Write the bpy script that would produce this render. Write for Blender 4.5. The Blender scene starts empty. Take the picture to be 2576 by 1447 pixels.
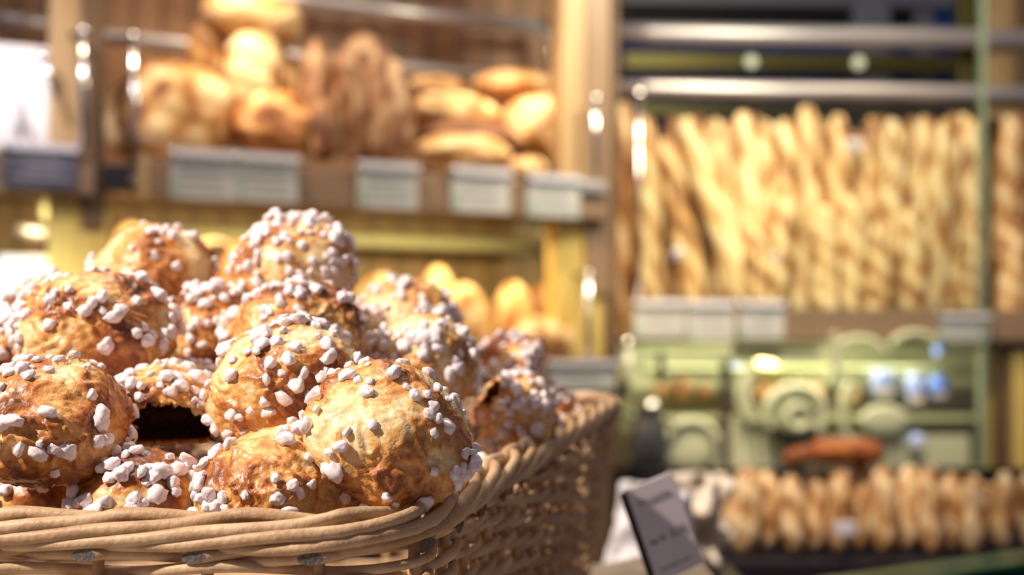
import bpy, bmesh, math, random
from mathutils import Vector, Matrix, noise
S = bpy.context.scene
C = S.collection
R = math.radians
# ------------------------------------------------------------------ camera
F, CX, HZ = 3578.0, 1288.0, 860.0          # focal length, centre column and horizon row of the 2576x1447 frame
cam = bpy.data.objects.new('camera', bpy.data.cameras.new('camera'))
C.objects.link(cam); S.camera = cam
cam.data.sensor_width = 36.0
cam.data.lens = F * 36.0 / 2576.0
cam.data.shift_y = (HZ - 723.5) / 2576.0
cam.rotation_euler = (R(90), 0, 0)
cam.data.clip_start = 0.02
cam.data.dof.use_dof = True
cam.data.dof.focus_distance = 0.452
cam.data.dof.aperture_fstop = 8.4
# ------------------------------------------------------------------ world, lights, exposure
S.view_settings.view_transform = 'Standard'
S.view_settings.look = 'None'
S.view_settings.gamma = 1
S.view_settings.exposure = 0.15
W = bpy.data.worlds.new('world'); S.world = W; W.use_nodes = True
W.node_tree.nodes['Background'].inputs[0].default_value = (0.60, 0.52, 0.60, 1)
W.node_tree.nodes['Background'].inputs[1].default_value = 0.22
def aim(o, target):
    o.rotation_euler = (Vector(target) - o.location).to_track_quat('-Z', 'Y').to_euler()
def area(name, loc, target, size, power, col, size_y=None):
    l = bpy.data.lights.new(name, 'AREA'); l.energy = power; l.color = col; l.size = size
    if size_y: l.shape = 'RECTANGLE'; l.size_y = size_y
    o = bpy.data.objects.new(name, l); C.objects.link(o); o.location = loc; aim(o, target); return o
def spot(name, loc, target, power, col, ang=40, blend=0.6, rad=0.03):
    l = bpy.data.lights.new(name, 'SPOT'); l.energy = power; l.color = col
    l.spot_size = R(ang); l.spot_blend = blend; l.shadow_soft_size = rad
    o = bpy.data.objects.new(name, l); C.objects.link(o); o.location = loc; aim(o, target); return o
WARM = (1.0, 0.80, 0.55)
spot('key_spot', (-1.25, -0.15, 1.25), (-0.06, 0.55, -0.02), 235, (1.0, 0.84, 0.71), 46, 0.5, 0.03)
area('counter_ceiling_lamp', (-0.25, 1.15, 1.5), (-0.1, 0.6, 0), 0.30, 9, (1.0, 0.86, 0.74))
spot('shelf_spot_a', (-0.80, 2.15, 1.65), (-0.58, 2.8, 0.50), 105, WARM, 36, 0.8, 0.05)
spot('shelf_spot_b', (0.05, 2.3, 1.65), (0.06, 3.05, 0.45), 90, WARM, 36, 0.8, 0.05)
spot('shelf_spot_c', (0.35, 2.65, 1.75), (0.52, 3.33, 0.30), 125, WARM, 34, 0.9, 0.05)
spot('shelf_spot_d', (1.15, 2.65, 1.75), (0.98, 3.33, 0.20), 75, WARM, 40, 0.9, 0.05)
area('ceiling_panel_lamp', (0.2, 1.3, 1.9), (0.1, 2.9, 0.1), 0.7, 11, (1.0, 0.80, 0.60))
spot('accent_spot_a', (-0.62, 1.9, 1.7), (-0.50, 2.75, 0.50), 200, WARM, 11, 0.9, 0.04)
spot('accent_spot_b', (0.02, 2.1, 1.75), (0.0, 3.02, 0.50), 200, WARM, 11, 0.9, 0.04)
spot('tray_spot', (0.1, 1.5, 1.3), (0.40, 2.25, -0.25), 110, (1.0, .84, .66), 26, 0.9, 0.05)  # fill light added to brighten the left of the mirrored baguettes
spot('bag_spot', (-1.1, 1.4, 1.4), (-0.86, 2.55, 0.42), 120, (1, .93, .95), 16, 0.9, 0.04)  # fill light added to brighten the paper bag
spot('lower_bag_spot', (-1.0, 1.5, 0.75), (-0.86, 2.5, 0.05), 110, (.95, 1, .85), 17, 0.9, 0.04)  # fill light added to whiten the bag on the lower shelf
spot('post_spot', (-0.2, 1.5, 0.55), (-0.74, 2.5, 0.11), 12, (1, .82, .42), 14, 0.9, 0.04)  # fill light added to brighten the lower left post
spot('post_spot', (0.5, 1.9, 0.4), (0.15, 2.98, 0.11), 14, (1, .82, .42), 16, 0.9, 0.04)  # fill light added to brighten the lower right post
spot('accent_spot_c', (-0.70, 1.7, 1.5), (-0.50, 2.82, 0.66), 130, WARM, 9, 0.9, 0.04)
spot('accent_spot_d', (0.30, 2.2, 1.6), (0.50, 3.3, 0.38), 90, WARM, 11, 0.9, 0.04)
# ------------------------------------------------------------------ helpers
def P(px, py, Y): return Vector(((px - CX) / F * Y, Y, (HZ - py) / F * Y))
def onplane(px, py, p0, n, dn=0.0):
    r = Vector(((px - CX) / F, 1, (HZ - py) / F)); return r * ((dn + n.dot(p0)) / n.dot(r))
LU0, LUn, LUa = Vector((-0.573, 2.6, 0)), Vector((-0.4596, 0.8881, 0)), R(27.36)
RU0, RUn, RUa = Vector((0.229, 3.25, 0)), Vector((-0.0523, 0.9986, 0)), R(3.0)
def L(px, py, dn=0.0): return onplane(px, py, LU0, LUn, dn)
def Q(px, py, dn=0.0): return onplane(px, py, RU0, RUn, dn)
def mat(name, col, rough=0.5, metal=0.0, var=0.0, scale=20, bump=0.0, bscale=60, sss=0.0, trans=0.0, emit=None, stretch=None, coat=0.0, col2=None):
    m = bpy.data.materials.new(name); m.use_nodes = True; nt = m.node_tree; b = nt.nodes['Principled BSDF']
    b.inputs['Base Color'].default_value = (*col, 1); b.inputs['Roughness'].default_value = rough
    b.inputs['Metallic'].default_value = metal; b.inputs['Transmission Weight'].default_value = trans
    b.inputs['Coat Weight'].default_value = coat
    if sss: b.inputs['Subsurface Weight'].default_value = sss; b.inputs['Subsurface Scale'].default_value = 0.003; b.inputs['Subsurface Radius'].default_value = (1, .6, .4)
    if emit: b.inputs['Emission Color'].default_value = (*emit[:3], 1); b.inputs['Emission Strength'].default_value = emit[3]
    tc = nt.nodes.new('ShaderNodeTexCoord'); mp = nt.nodes.new('ShaderNodeMapping')
    nt.links.new(tc.outputs['Object'], mp.inputs[0])
    if stretch: mp.inputs['Scale'].default_value = stretch
    if var or col2:
        n = nt.nodes.new('ShaderNodeTexNoise'); n.inputs['Scale'].default_value = scale; n.inputs['Detail'].default_value = 4
        nt.links.new(mp.outputs[0], n.inputs['Vector'])
        rp = nt.nodes.new('ShaderNodeValToRGB'); c2 = col2 or tuple(c * (1 + var) for c in col)
        rp.color_ramp.elements[0].color = (*[c * (1 - var) for c in col], 1); rp.color_ramp.elements[1].color = (*c2, 1)
        rp.color_ramp.elements[0].position = 0.32; rp.color_ramp.elements[1].position = 0.68
        nt.links.new(n.outputs[0], rp.inputs[0]); nt.links.new(rp.outputs[0], b.inputs['Base Color'])
    if bump:
        n2 = nt.nodes.new('ShaderNodeTexNoise'); n2.inputs['Scale'].default_value = bscale; n2.inputs['Detail'].default_value = 5
        bp = nt.nodes.new('ShaderNodeBump'); bp.inputs['Strength'].default_value = bump; bp.inputs['Distance'].default_value = 0.001
        nt.links.new(mp.outputs[0], n2.inputs['Vector']); nt.links.new(n2.outputs[0], bp.inputs['Height']); nt.links.new(bp.outputs[0], b.inputs['Normal'])
    return m
def crust_mat(name, stops, rough=0.45, fine=350, bump=0.35, coat=0.0, sss=0.0):
    """colour of baked dough from the float attribute 'crust' (0 pale .. 1 dark) with grain on top"""
    m = bpy.data.materials.new(name); m.use_nodes = True; nt = m.node_tree; b = nt.nodes['Principled BSDF']
    at = nt.nodes.new('ShaderNodeAttribute'); at.attribute_name = 'crust'
    tc = nt.nodes.new('ShaderNodeTexCoord'); n = nt.nodes.new('ShaderNodeTexNoise'); n.inputs['Scale'].default_value = fine; n.inputs['Detail'].default_value = 6
    n.inputs['Distortion'].default_value = 0.6
    nt.links.new(tc.outputs['Object'], n.inputs['Vector'])
    ma = nt.nodes.new('ShaderNodeMath'); ma.operation = 'MULTIPLY_ADD'; ma.inputs[1].default_value = 0.55; ma.inputs[2].default_value = -0.275
    nt.links.new(n.outputs[0], ma.inputs[0])
    ad = nt.nodes.new('ShaderNodeMath'); ad.operation = 'ADD'; nt.links.new(at.outputs['Fac'], ad.inputs[0]); nt.links.new(ma.outputs[0], ad.inputs[1])
    rp = nt.nodes.new('ShaderNodeValToRGB'); cr = rp.color_ramp
    cr.elements[0].position = stops[0][0]; cr.elements[0].color = (*stops[0][1], 1)
    cr.elements[1].position = stops[-1][0]; cr.elements[1].color = (*stops[-1][1], 1)
    for p, c in stops[1:-1]:
        e = cr.elements.new(p); e.color = (*c, 1)
    nt.links.new(ad.outputs[0], rp.inputs[0]); nt.links.new(rp.outputs[0], b.inputs['Base Color'])
    b.inputs['Roughness'].default_value = rough; b.inputs['Coat Weight'].default_value = coat; b.inputs['Coat Roughness'].default_value = 0.25
    if sss: b.inputs['Subsurface Weight'].default_value = sss; b.inputs['Subsurface Scale'].default_value = 0.004; b.inputs['Subsurface Radius'].default_value = (1, .5, .2)
    n2 = nt.nodes.new('ShaderNodeTexNoise'); n2.inputs['Scale'].default_value = fine * 1.6; n2.inputs['Detail'].default_value = 5
    nt.links.new(tc.outputs['Object'], n2.inputs['Vector'])
    bp = nt.nodes.new('ShaderNodeBump'); bp.inputs['Strength'].default_value = bump; bp.inputs['Distance'].default_value = 0.0012
    nt.links.new(n2.outputs[0], bp.inputs['Height']); nt.links.new(bp.outputs[0], b.inputs['Normal'])
    return m
def tag(o, label=None, cat=None, group=None, kind=None):
    if label: o['label'] = label
    if cat: o['category'] = cat
    if group: o['group'] = group
    if kind: o['kind'] = kind
    return o
def empty(name, loc, label, cat, group=None, rot=(0, 0, 0)):
    o = bpy.data.objects.new(name, None); C.objects.link(o); o.location = loc; o.rotation_euler = rot; o.empty_display_size = 0.02
    return tag(o, label, cat, group)
bpy_up = lambda: bpy.context.view_layer.update()
def link(name, me, parent=None, m=None, smooth=False, world=False):
    o = bpy.data.objects.new(name, me); C.objects.link(o)
    if m: me.materials.append(m)
    if smooth: me.polygons.foreach_set('use_smooth', [True] * len(me.polygons))
    if parent:
        o.parent = parent
        if world:
            o.matrix_parent_inverse = (Matrix.LocRotScale(parent.location, parent.rotation_euler, None)).inverted()
    return o
def mesh(name, v, f):
    me = bpy.data.meshes.new(name); me.from_pydata([tuple(x) for x in v], [], f); me.update(); return me
def box(name, cen, size, m, parent=None, rotz=0, bev=0.0015, rot=None):
    """bevelled box given in world coordinates"""
    bm = bmesh.new(); bmesh.ops.create_cube(bm, size=1)
    bmesh.ops.scale(bm, vec=size, verts=bm.verts)
    if bev: bmesh.ops.bevel(bm, geom=bm.edges[:], offset=min(bev, min(size) * 0.3), segments=2, affect='EDGES', profile=0.5)
    me = bpy.data.meshes.new(name); bm.to_mesh(me); bm.free()
    o = link(name, me, parent, m, world=True); o.location = cen; o.rotation_euler = rot or (0, 0, rotz); return o
def tube_data(pts, rad, sides=8, cap=True):
    n = len(pts); V = []; Fc = []
    t0 = (pts[1] - pts[0]).normalized(); up = Vector((0, 0, 1)) if abs(t0.z) < 0.9 else Vector((1, 0, 0))
    nrm = (up - t0 * up.dot(t0)).normalized()
    for i in range(n):
        t = (pts[min(i + 1, n - 1)] - pts[max(i - 1, 0)]).normalized()
        nrm = (nrm - t * nrm.dot(t)).normalized(); b = t.cross(nrm); r = rad[i] if isinstance(rad, (list, tuple)) else rad
        for k in range(sides):
            a = 2 * math.pi * k / sides; V.append(pts[i] + (nrm * math.cos(a) + b * math.sin(a)) * r)
    for i in range(n - 1):
        for k in range(sides):
            k2 = (k + 1) % sides; Fc.append((i * sides + k, i * sides + k2, (i + 1) * sides + k2, (i + 1) * sides + k))
    if cap: Fc.append(tuple(range(sides))[::-1]); Fc.append(tuple((n - 1) * sides + k for k in range(sides)))
    return V, Fc
def tube(name, pts, rad, m, parent=None, sides=8, cap=True):
    pts = [Vector(p) for p in pts]; o0 = pts[0].copy()
    V, Fc = tube_data([p - o0 for p in pts], rad, sides, cap)
    o = link(name, mesh(name, V, Fc), parent, m, True, world=True); o.location = o0; return o
def ball(name, cen, r, m, parent=None, seg=16, scale=(1, 1, 1)):
    bm = bmesh.new(); bmesh.ops.create_uvsphere(bm, u_segments=seg, v_segments=seg // 2 + 2, radius=r)
    bmesh.ops.scale(bm, vec=scale, verts=bm.verts); me = bpy.data.meshes.new(name); bm.to_mesh(me); bm.free()
    o = link(name, me, parent, m, True, world=True); o.location = cen; return o
def ns(v, sc, off): return noise.noise(Vector((v[0] * sc + off, v[1] * sc - off * 1.7, v[2] * sc + off * .6)))
ORD = ['first', 'second', 'third', 'fourth', 'fifth', 'sixth', 'seventh', 'eighth', 'ninth', 'tenth', 'eleventh', 'twelfth', 'thirteenth', 'fourteenth', 'fifteenth', 'sixteenth', 'seventeenth', 'eighteenth', 'nineteenth', 'twentieth']
# ------------------------------------------------------------------ materials
M = dict(
    oak=mat('pale_oak', (0.50, 0.33, 0.165), 0.5, var=0.18, scale=6, stretch=(6, 6, 0.6), bump=0.2),
    walnut=mat('walnut_side', (0.17, 0.10, 0.055), 0.5, var=0.2, scale=6, stretch=(6, 6, 0.6)),  # also carries the shade on the post sides
    taupe=mat('taupe_laminate', (0.30, 0.19, 0.125), 0.35, var=0.06, scale=8),
    plank=mat('brown_plank', (0.34, 0.18, 0.095), 0.5, var=0.22, scale=5, stretch=(9, 9, 0.5), bump=0.2),
    olive=mat('lower_back_board', (0.26, 0.18, 0.08), 0.5, var=0.2, scale=5, stretch=(9, 9, 0.5)),
    chrome=mat('polished_steel', (0.80, 0.78, 0.80), 0.16, 1.0),
    satin=mat('satin_steel', (0.74, 0.68, 0.69), 0.38, 0.7),
    dark=mat('dark_metal', (0.05, 0.05, 0.06), 0.4, 0.6),
    card=mat('price_card_paper', (0.56, 0.55, 0.54), 0.6, var=0.05, scale=30),
    ink=mat('grey_ink', (0.16, 0.15, 0.17), 0.7),
    faint=mat('pale_ink', (0.42, 0.42, 0.44), 0.7),
    green=mat('green_ink', (0.18, 0.42, 0.30), 0.6),
    slate=mat('slate_card', (0.12, 0.12, 0.17), 0.5, var=0.2, scale=40),
    clear=mat('clear_holder', (0.80, 0.78, 0.86), 0.25, 0.0),
    paper=mat('white_paper', (0.86, 0.84, 0.86), 0.55, var=0.04, scale=10, sss=0.1),
    cream=mat('cream_paper', (0.82, 0.72, 0.58), 0.6, var=0.08, scale=14),
    counter=mat('grey_stone_counter', (0.40, 0.34, 0.28), 0.35, var=0.12, scale=60),
    navy=mat('night_blue_panel', (0.016, 0.048, 0.20), 0.7, var=0.25, scale=3),
    black=mat('black_blind', (0.012, 0.012, 0.014), 0.4),
    greyframe=mat('grey_window_frame', (0.13, 0.135, 0.19), 0.4),
    brass=mat('olive_brass', (0.11, 0.09, 0.03), 0.35, 0.4),
    wall=mat('dark_plaster', (0.10, 0.085, 0.08), 0.8, var=0.1, scale=8),
    tilef=mat('dark_floor', (0.06, 0.05, 0.05), 0.4, var=0.2, scale=6),
    frost=mat('frosted_green_glass', (0.54, 0.55, 0.38), 0.45, var=0.08, scale=8),
    shelfglass=mat('pale_green_shelf_edge', (0.46, 0.47, 0.27), 0.3),
    caseback=mat('case_back_board', (0.56, 0.55, 0.36), 0.5, var=0.35, scale=5),
    mullion=mat('dark_mullion', (0.07, 0.05, 0.045), 0.4),
    yellowwood=mat('yellow_wood', (0.72, 0.52, 0.16), 0.45, var=0.15, scale=6, stretch=(6, 6, 0.6)),  # on the lower posts this colour holds the yellow light
    blue=mat('blue_wrapping', (0.12, 0.25, 0.85), 0.35, var=0.15, scale=20),
    lightblue=mat('light_blue_wrapping', (0.42, 0.52, 1.0), 0.35, var=0.15, scale=20),
    pewter=mat('pewter_jug', (0.25, 0.24, 0.23), 0.35, 0.7),
    traym=mat('black_tray', (0.02, 0.018, 0.025), 0.35),
    lamp=mat('lamp_glow', (1, 1, 0.8), 0.5, emit=(0.62, 0.68, 0.42, 0.55)),
    willow_end=mat('cut_willow_end', (0.10, 0.085, 0.075), 0.9, var=0.4, scale=900, bump=0.6, bscale=900),
)
M['glass'] = mat('clear_glass', (0.93, 0.98, 0.95), 0.02, trans=1.0)
def thin_glass():
    m = M['glass']; nt = m.node_tree; o = nt.nodes['Material Output']
    t = nt.nodes.new('ShaderNodeBsdfTransparent'); t.inputs[0].default_value = (0.95, 0.98, 0.96, 1); g = nt.nodes.new('ShaderNodeBsdfGlossy'); g.inputs['Roughness'].default_value = 0.02
    mx = nt.nodes.new('ShaderNodeMixShader'); mx.inputs[0].default_value = 0.05
    nt.links.new(t.outputs[0], mx.inputs[1]); nt.links.new(g.outputs[0], mx.inputs[2]); nt.links.new(mx.outputs[0], o.inputs[0])
thin_glass()
M['postglass'] = mat('sea_green_glass_edge', (0.20, 0.25, 0.18), 0.3)
M['greenglass'] = mat('green_glass_edge', (0.010, 0.040, 0.024), 0.16, var=0.4, scale=30)
M['greenglass'].node_tree.nodes['Principled BSDF'].inputs['IOR'].default_value = 1.05
M['choux'] = crust_mat('choux_crust', [(0.0, (0.88, 0.68, 0.38)), (0.26, (0.76, 0.44, 0.15)), (0.48, (0.62, 0.265, 0.065)), (0.72, (0.38, 0.12, 0.025)), (1.0, (0.15, 0.04, 0.01))], 0.40, 330, 0.5, coat=0.25, sss=0.12)
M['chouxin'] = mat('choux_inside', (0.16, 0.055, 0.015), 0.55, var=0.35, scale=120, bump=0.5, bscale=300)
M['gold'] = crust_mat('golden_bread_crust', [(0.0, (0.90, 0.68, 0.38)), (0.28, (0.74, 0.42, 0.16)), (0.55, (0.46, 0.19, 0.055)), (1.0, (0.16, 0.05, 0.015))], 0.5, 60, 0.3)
M['brown'] = crust_mat('brown_bread_crust', [(0.0, (0.66, 0.42, 0.25)), (0.28, (0.38, 0.18, 0.085)), (0.55, (0.22, 0.085, 0.035)), (1.0, (0.07, 0.025, 0.012))], 0.6, 60, 0.4)
M['bag'] = crust_mat('baguette_crust', [(0.0, (0.90, 0.70, 0.42)), (0.28, (0.74, 0.45, 0.19)), (0.55, (0.45, 0.20, 0.06)), (1.0, (0.14, 0.045, 0.015))], 0.5, 60, 0.3)
M['rust'] = crust_mat('rust_bread_crust', [(0.0, (0.42, 0.12, 0.015)), (0.5, (0.28, 0.065, 0.008)), (1.0, (0.05, 0.015, 0.006))], 0.7, 50, 0.3)
def sugar_mat():
    m = mat('pearl_sugar', (0.88, 0.80, 0.83), 0.30, bump=0.8, bscale=7)
    m.node_tree.nodes['Bump'].inputs['Distance'].default_value = 0.00025
    return m
M['sugar'] = sugar_mat()
for k_ in ('navy', 'black', 'brass', 'traym'): M[k_].node_tree.nodes['Principled BSDF'].inputs['Specular IOR Level'].default_value = 0.08
def willow():
    m = mat('peeled_willow', (0.47, 0.335, 0.21), 0.5, bump=0.4, bscale=500)
    nt = m.node_tree; b = nt.nodes['Principled BSDF']
    oi = nt.nodes.new('ShaderNodeObjectInfo'); rp = nt.nodes.new('ShaderNodeValToRGB')
    e = rp.color_ramp.elements; e[0].color = (0.47, 0.30, 0.155, 1); e[1].color = (0.68, 0.49, 0.30, 1)
    nt.links.new(oi.outputs['Random'], rp.inputs[0])
    tc = nt.nodes.new('ShaderNodeTexCoord'); n = nt.nodes.new('ShaderNodeTexNoise'); n.inputs['Scale'].default_value = 90; n.inputs['Detail'].default_value = 6
    nt.links.new(tc.outputs['Object'], n.inputs['Vector'])
    r2 = nt.nodes.new('ShaderNodeValToRGB'); r2.color_ramp.elements[0].position = 0.3; r2.color_ramp.elements[0].color = (0.62, 0.55, 0.5, 1); r2.color_ramp.elements[1].position = 0.62; r2.color_ramp.elements[1].color = (1, 1, 1, 1)
    nt.links.new(n.outputs[0], r2.inputs[0])
    mx = nt.nodes.new('ShaderNodeMixRGB'); mx.blend_type = 'MULTIPLY'; mx.inputs[0].default_value = 1
    nt.links.new(rp.outputs[0], mx.inputs[1]); nt.links.new(r2.outputs[0], mx.inputs[2]); nt.links.new(mx.outputs[0], b.inputs['Base Color'])
    return m
M['willow'] = willow()
# ------------------------------------------------------------------ the setting
FLOOR = -1.10; CT = -0.145
tag(box('floor', (0.3, 2.2, FLOOR - 0.05), (6.5, 5.2, 0.1), M['tilef'], bev=0), kind='structure')
tag(box('wall_back', (0.3, 4.72, 0.3), (6.5, 0.1, 2.8), M['wall'], bev=0), kind='structure')
# window with night outside behind the baguettes
win = tag(bpy.data.objects.new('window_1', None), kind='structure'); C.objects.link(win); win.location = Q(2000, 300, 0.75)
def winbox(name, x0, x1, y0, y1, dn, th, m, b=0.002):
    a, c = Q(x0, y1, dn), Q(x1, y0, dn)
    return box(name, (a + c) / 2 + RUn * th / 2, ((c - a).to_2d().length, th, abs(c.z - a.z)), m, win, RUa, b)
winbox('night_pane', 1560, 2440, 60, 420, 0.80, 0.01, M['navy'])
winbox('blind', 1590, 2150, 6, 62, 0.76, 0.02, M['black'])
winbox('head_rail', 1560, 2440, -60, 8, 0.74, 0.04, M['greyframe'])
winbox('mullion', 2148, 2240, -60, 420, 0.70, 0.05, M['greyframe'])
winbox('shutter_slat', 2245, 2300, 0, 60, 0.78, 0.02, M['black'])
winbox('pane_strip', 2300, 2350, 0, 300, 0.77, 0.02, M['greyframe'])
winbox('pane_strip', 2350, 2420, 0, 420, 0.78, 0.015, M['navy'])
winbox('transom', 1570, 2420, 138, 172, 0.66, 0.03, M['brass'])
for px, py, r in ((1890, 155, 0.017), (2160, 158, 0.017)):
    o = ball('round_lamp', Q(px, py, 0.62), r, M['lamp'], win, scale=(1, 0.5, 1))
winbox('transom', 1600, 2420, 262, 290, 0.66, 0.03, M['brass'])
# ------------------------------------------------------------------ left shelf unit
lu = empty('bread_shelf_unit', (-0.25, 2.9, FLOOR), 'long wooden bread shelf unit with taupe shelf fronts and steel rods', 'shelf')
def lbox(name, x0, x1, z0, z1, dn, th, m, b=0.003, parent=lu):
    """box on the left unit: columns x0..x1, heights z0..z1, front face at dn behind the unit's front"""
    a, c = L(x0, 0, dn), L(x1, 0, dn); mid = (a + c) / 2 + LUn * th / 2; mid.z = (z0 + z1) / 2
    return box(name, mid, ((c - a).to_2d().length, th, abs(z1 - z0)), m, parent, LUa, b)
U1b, U1t, U2b, U2t = 0.258, 0.331, -0.105, -0.036
lbox('shelf_board', -120, 1530, 0.285, 0.300, 0.03, 0.44, M['taupe'])
lbox('shelf_front', -120, 238, U1b, U1t, 0, 0.022, M['taupe'])
lbox('shelf_front', 345, 1530, U1b, U1t, 0, 0.022, M['taupe'])
lbox('shelf_board', -120, 1540, -0.085, -0.070, 0.03, 0.44, M['taupe'])
lbox('shelf_front', -120, 1545, U2b, U2t, 0, 0.022, M['taupe'])
lbox('post', 132, 205, 0.345, 1.0, 0.03, 0.05, M['oak'])
lbox('post', 205, 264, 0.20, 1.0, 0.024, 0.05, M['walnut'])  # side of the post in shade, the shade put into darker wood
lbox('post', 130, 275, U2t, 0.255, 0.03, 0.05, M['yellowwood'])  # yellow light of the lower bay put into the wood colour
lbox('post', 1412, 1476, 0.30, 1.0, 0.03, 0.05, M['oak'])
lbox('post', 1476, 1536, 0.10, 1.0, 0.024, 0.05, M['taupe'])  # shaded side of the right post, painted as a darker piece
lbox('post', 1400, 1520, U2t, 0.255, 0.035, 0.05, M['yellowwood'])  # yellow light put into the wood colour here too
lbox('post', 1519, 1545, -0.02, 0.255, 0.03, 0.05, M['walnut'])  # dark strip for the lower post's side in shade
lbox('side_leg', 1400, 1540, FLOOR, U2b, 0.05, 0.05, M['walnut'])
lbox('side_leg', -100, 120, FLOOR, U2b, 0.05, 0.05, M['walnut'])
x = -110
while x < 1500:
    w = 74
    lbox('back_plank', x, x + w - 2, 0.30, 1.05, 0.46, 0.018, M['plank'], 0.003)
    lbox('back_plank', x, x + w - 2, -0.07, 0.285, 0.46, 0.018, M['olive'], 0.003)
    x += w
def lrail(name, x0, y0, x1, y1, dn, r, m, parent=lu):
    return tube(name, [L(x0, y0, dn), L(x1, y1, dn)], r, m, parent, 12)
lrail('back_rail', 560, -18, 1385, 72, 0.36, 0.017, M['satin'])
lrail('back_rail', 262, 92, 1385, 208, 0.36, 0.014, M['satin'])
lrail('back_rail', -60, 40, 140, 66, 0.36, 0.016, M['satin'])
lrail('rail_upright', 1385, 60, 1385, 262, 0.36, 0.011, M['chrome'])
ball('rail_bracket', L(1372, 66, 0.36), 0.022, M['dark'], lu, scale=(1, 1, .8))
lrail('back_rail', 420, 588, 1345, 622, 0.36, 0.017, M['shelfglass'])
lrail('rail_upright', 1382, 560, 1384, 775, 0.30, 0.012, M['dark'])
ball('rail_bracket', L(1368, 632, 0.30), 0.018, M['dark'], lu)
ball('rail_cap', L(1379, 583, 0.29), 0.016, M['shelfglass'], lu, scale=(1, 1, 1.5))  # yellow highlight on the rod, built as a pale ball
lrail('rail_upright', 122, 500, 126, 690, 0.20, 0.012, M['dark'])
ball('rail_cap', L(121, 528, 0.19), 0.017, M['shelfglass'], lu, scale=(1, 1, 1.7))  # shiny yellow reflection on the left rod, built as a pale ball
lrail('back_rail', 40, 582, 112, 590, 0.20, 0.014, M['satin'])
def rod(px, ytop, ybot, dn=-0.012, r=0.0075, bar=None):
    a, b = L(px, ybot, dn), L(px, ytop, dn); b = Vector((a.x, a.y, b.z))
    tube('guard_rod', [a, b], r, M['chrome'], lu, 12)
    ball('rod_knob', b, 0.0115, M['chrome'], lu)
    if bar: tube('guard_arm', [b, L(bar[0], bar[1], bar[2])], 0.005, M['dark'], lu, 8)
rod(210, 82, 372, bar=(132, 98, 0.10)); rod(337, 96, 462, bar=(272, 100, 0.30)); rod(1497, 250, 447); rod(1480, 692, 905, bar=(1402, 692, 0.1))
ball('rod_knob', L(110, 146, 0.0), 0.0115, M['chrome'], lu); lrail('guard_rod', 110, 146, 142, 250, 0.0, 0.005, M['chrome'])
box('shelf_end_clip', L(1490, 470, -0.006), (0.062, 0.014, 0.022), M['satin'], lu, LUa)
box('shelf_bracket', L(300, 452, 0.012), (0.05, 0.04, 0.05), M['dark'], lu, LUa)
box('shelf_end_strip', L(357, 442, -0.004), (0.02, 0.012, 0.078), M['oak'], lu, LUa)
# under-shelf lamps of the lower bay (yellow)
for px in (420, 1150):
    o = area('under_shelf_strip_lamp', (L(px, 545, 0.12).x, L(px, 545, 0.12).y, 0.245), (L(px, 545, 0.30).x, L(px, 545, 0.30).y, -0.2), 0.55, 2.2, (1.0, 0.78, 0.40), 0.05)
    o.rotation_euler.z = LUa
def pricecard(cen, w, h, rotz, label, group, dark=False, tilt=0.0, n=4, seed=0):
    t = empty('price_label', cen, label, 'price label', group)
    t.rotation_euler = (tilt, 0, rotz)
    def pt(name, x, y, z, sx, sy, sz, m):
        bm = bmesh.new(); bmesh.ops.create_cube(bm, size=1); bmesh.ops.scale(bm, vec=(sx, sy, sz), verts=bm.verts); bmesh.ops.translate(bm, vec=(x, y, z), verts=bm.verts)
        me = bpy.data.meshes.new(name); bm.to_mesh(me); bm.free(); return link(name, me, t, m)
    pt('card', 0, 0, -h * .06, w, 0.002, h * .88, M['slate' if dark else 'card'])
    tube_o = pt('holder_lip', 0, -0.003, h * .43, w * 1.04, 0.012, h * .16, M['clear'])
    rr = random.Random(seed)
    for i in range(n):
        lw = w * rr.uniform(.45, .8); pt('printed_line', rr.uniform(-.06, .06) * w, -0.0016, h * (.22 - .17 * i), lw, 0.0012, h * .045, M['faint'])
    pt('green_stripe', -w * .42, -0.0016, -h * .30, w * .05, 0.0012, h * .36, M['green'] if not dark else M['dark'])
    ball_m = ball('holder_stud', (0, 0, 0), 0.006, M['chrome'], t); ball_m.matrix_parent_inverse = Matrix.Identity(4); ball_m.location = (-w * .48, -0.006, h * .42)
    return t
G1 = 'price labels on the left shelf fronts'
for i, (x0, x1, y0, y1, lab) in enumerate(((428, 592, 378, 502, 'white price label under the round floured loaf, left one of the touching pair'), (594, 748, 388, 508, 'white price label beside it under the tall bright loaves, right one of the touching pair'),
        (900, 1050, 410, 525, 'white price label with bright chrome lip below the dark upright loaf'), (1135, 1281, 424, 534, 'white price label below the lying flat loaves'), (1325, 1458, 441, 545, 'white price label at the right end of the bread shelf'))):
    a, b = L(x0, y0, -0.008), L(x1, y1, -0.008); c = (a + b) / 2
    pricecard(c, (b - a).to_2d().length, L((x0 + x1) / 2, y0, -.008).z - L((x0 + x1) / 2, y1, -.008).z, LUa, lab, G1, seed=i)
a, b = L(8, 364, -0.008), L(192, 470, -0.008); pricecard((a + b) / 2, (b - a).to_2d().length, 0.074, LUa, 'dark slate price label below the white paper bag', G1, dark=True, seed=9)
a, b = L(1380, 905, -0.008), L(1548, 984, -0.008); pricecard((a + b) / 2, (b - a).to_2d().length, 0.062, LUa, 'white price label on the lower shelf just behind the basket corner', G1, seed=12)
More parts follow.
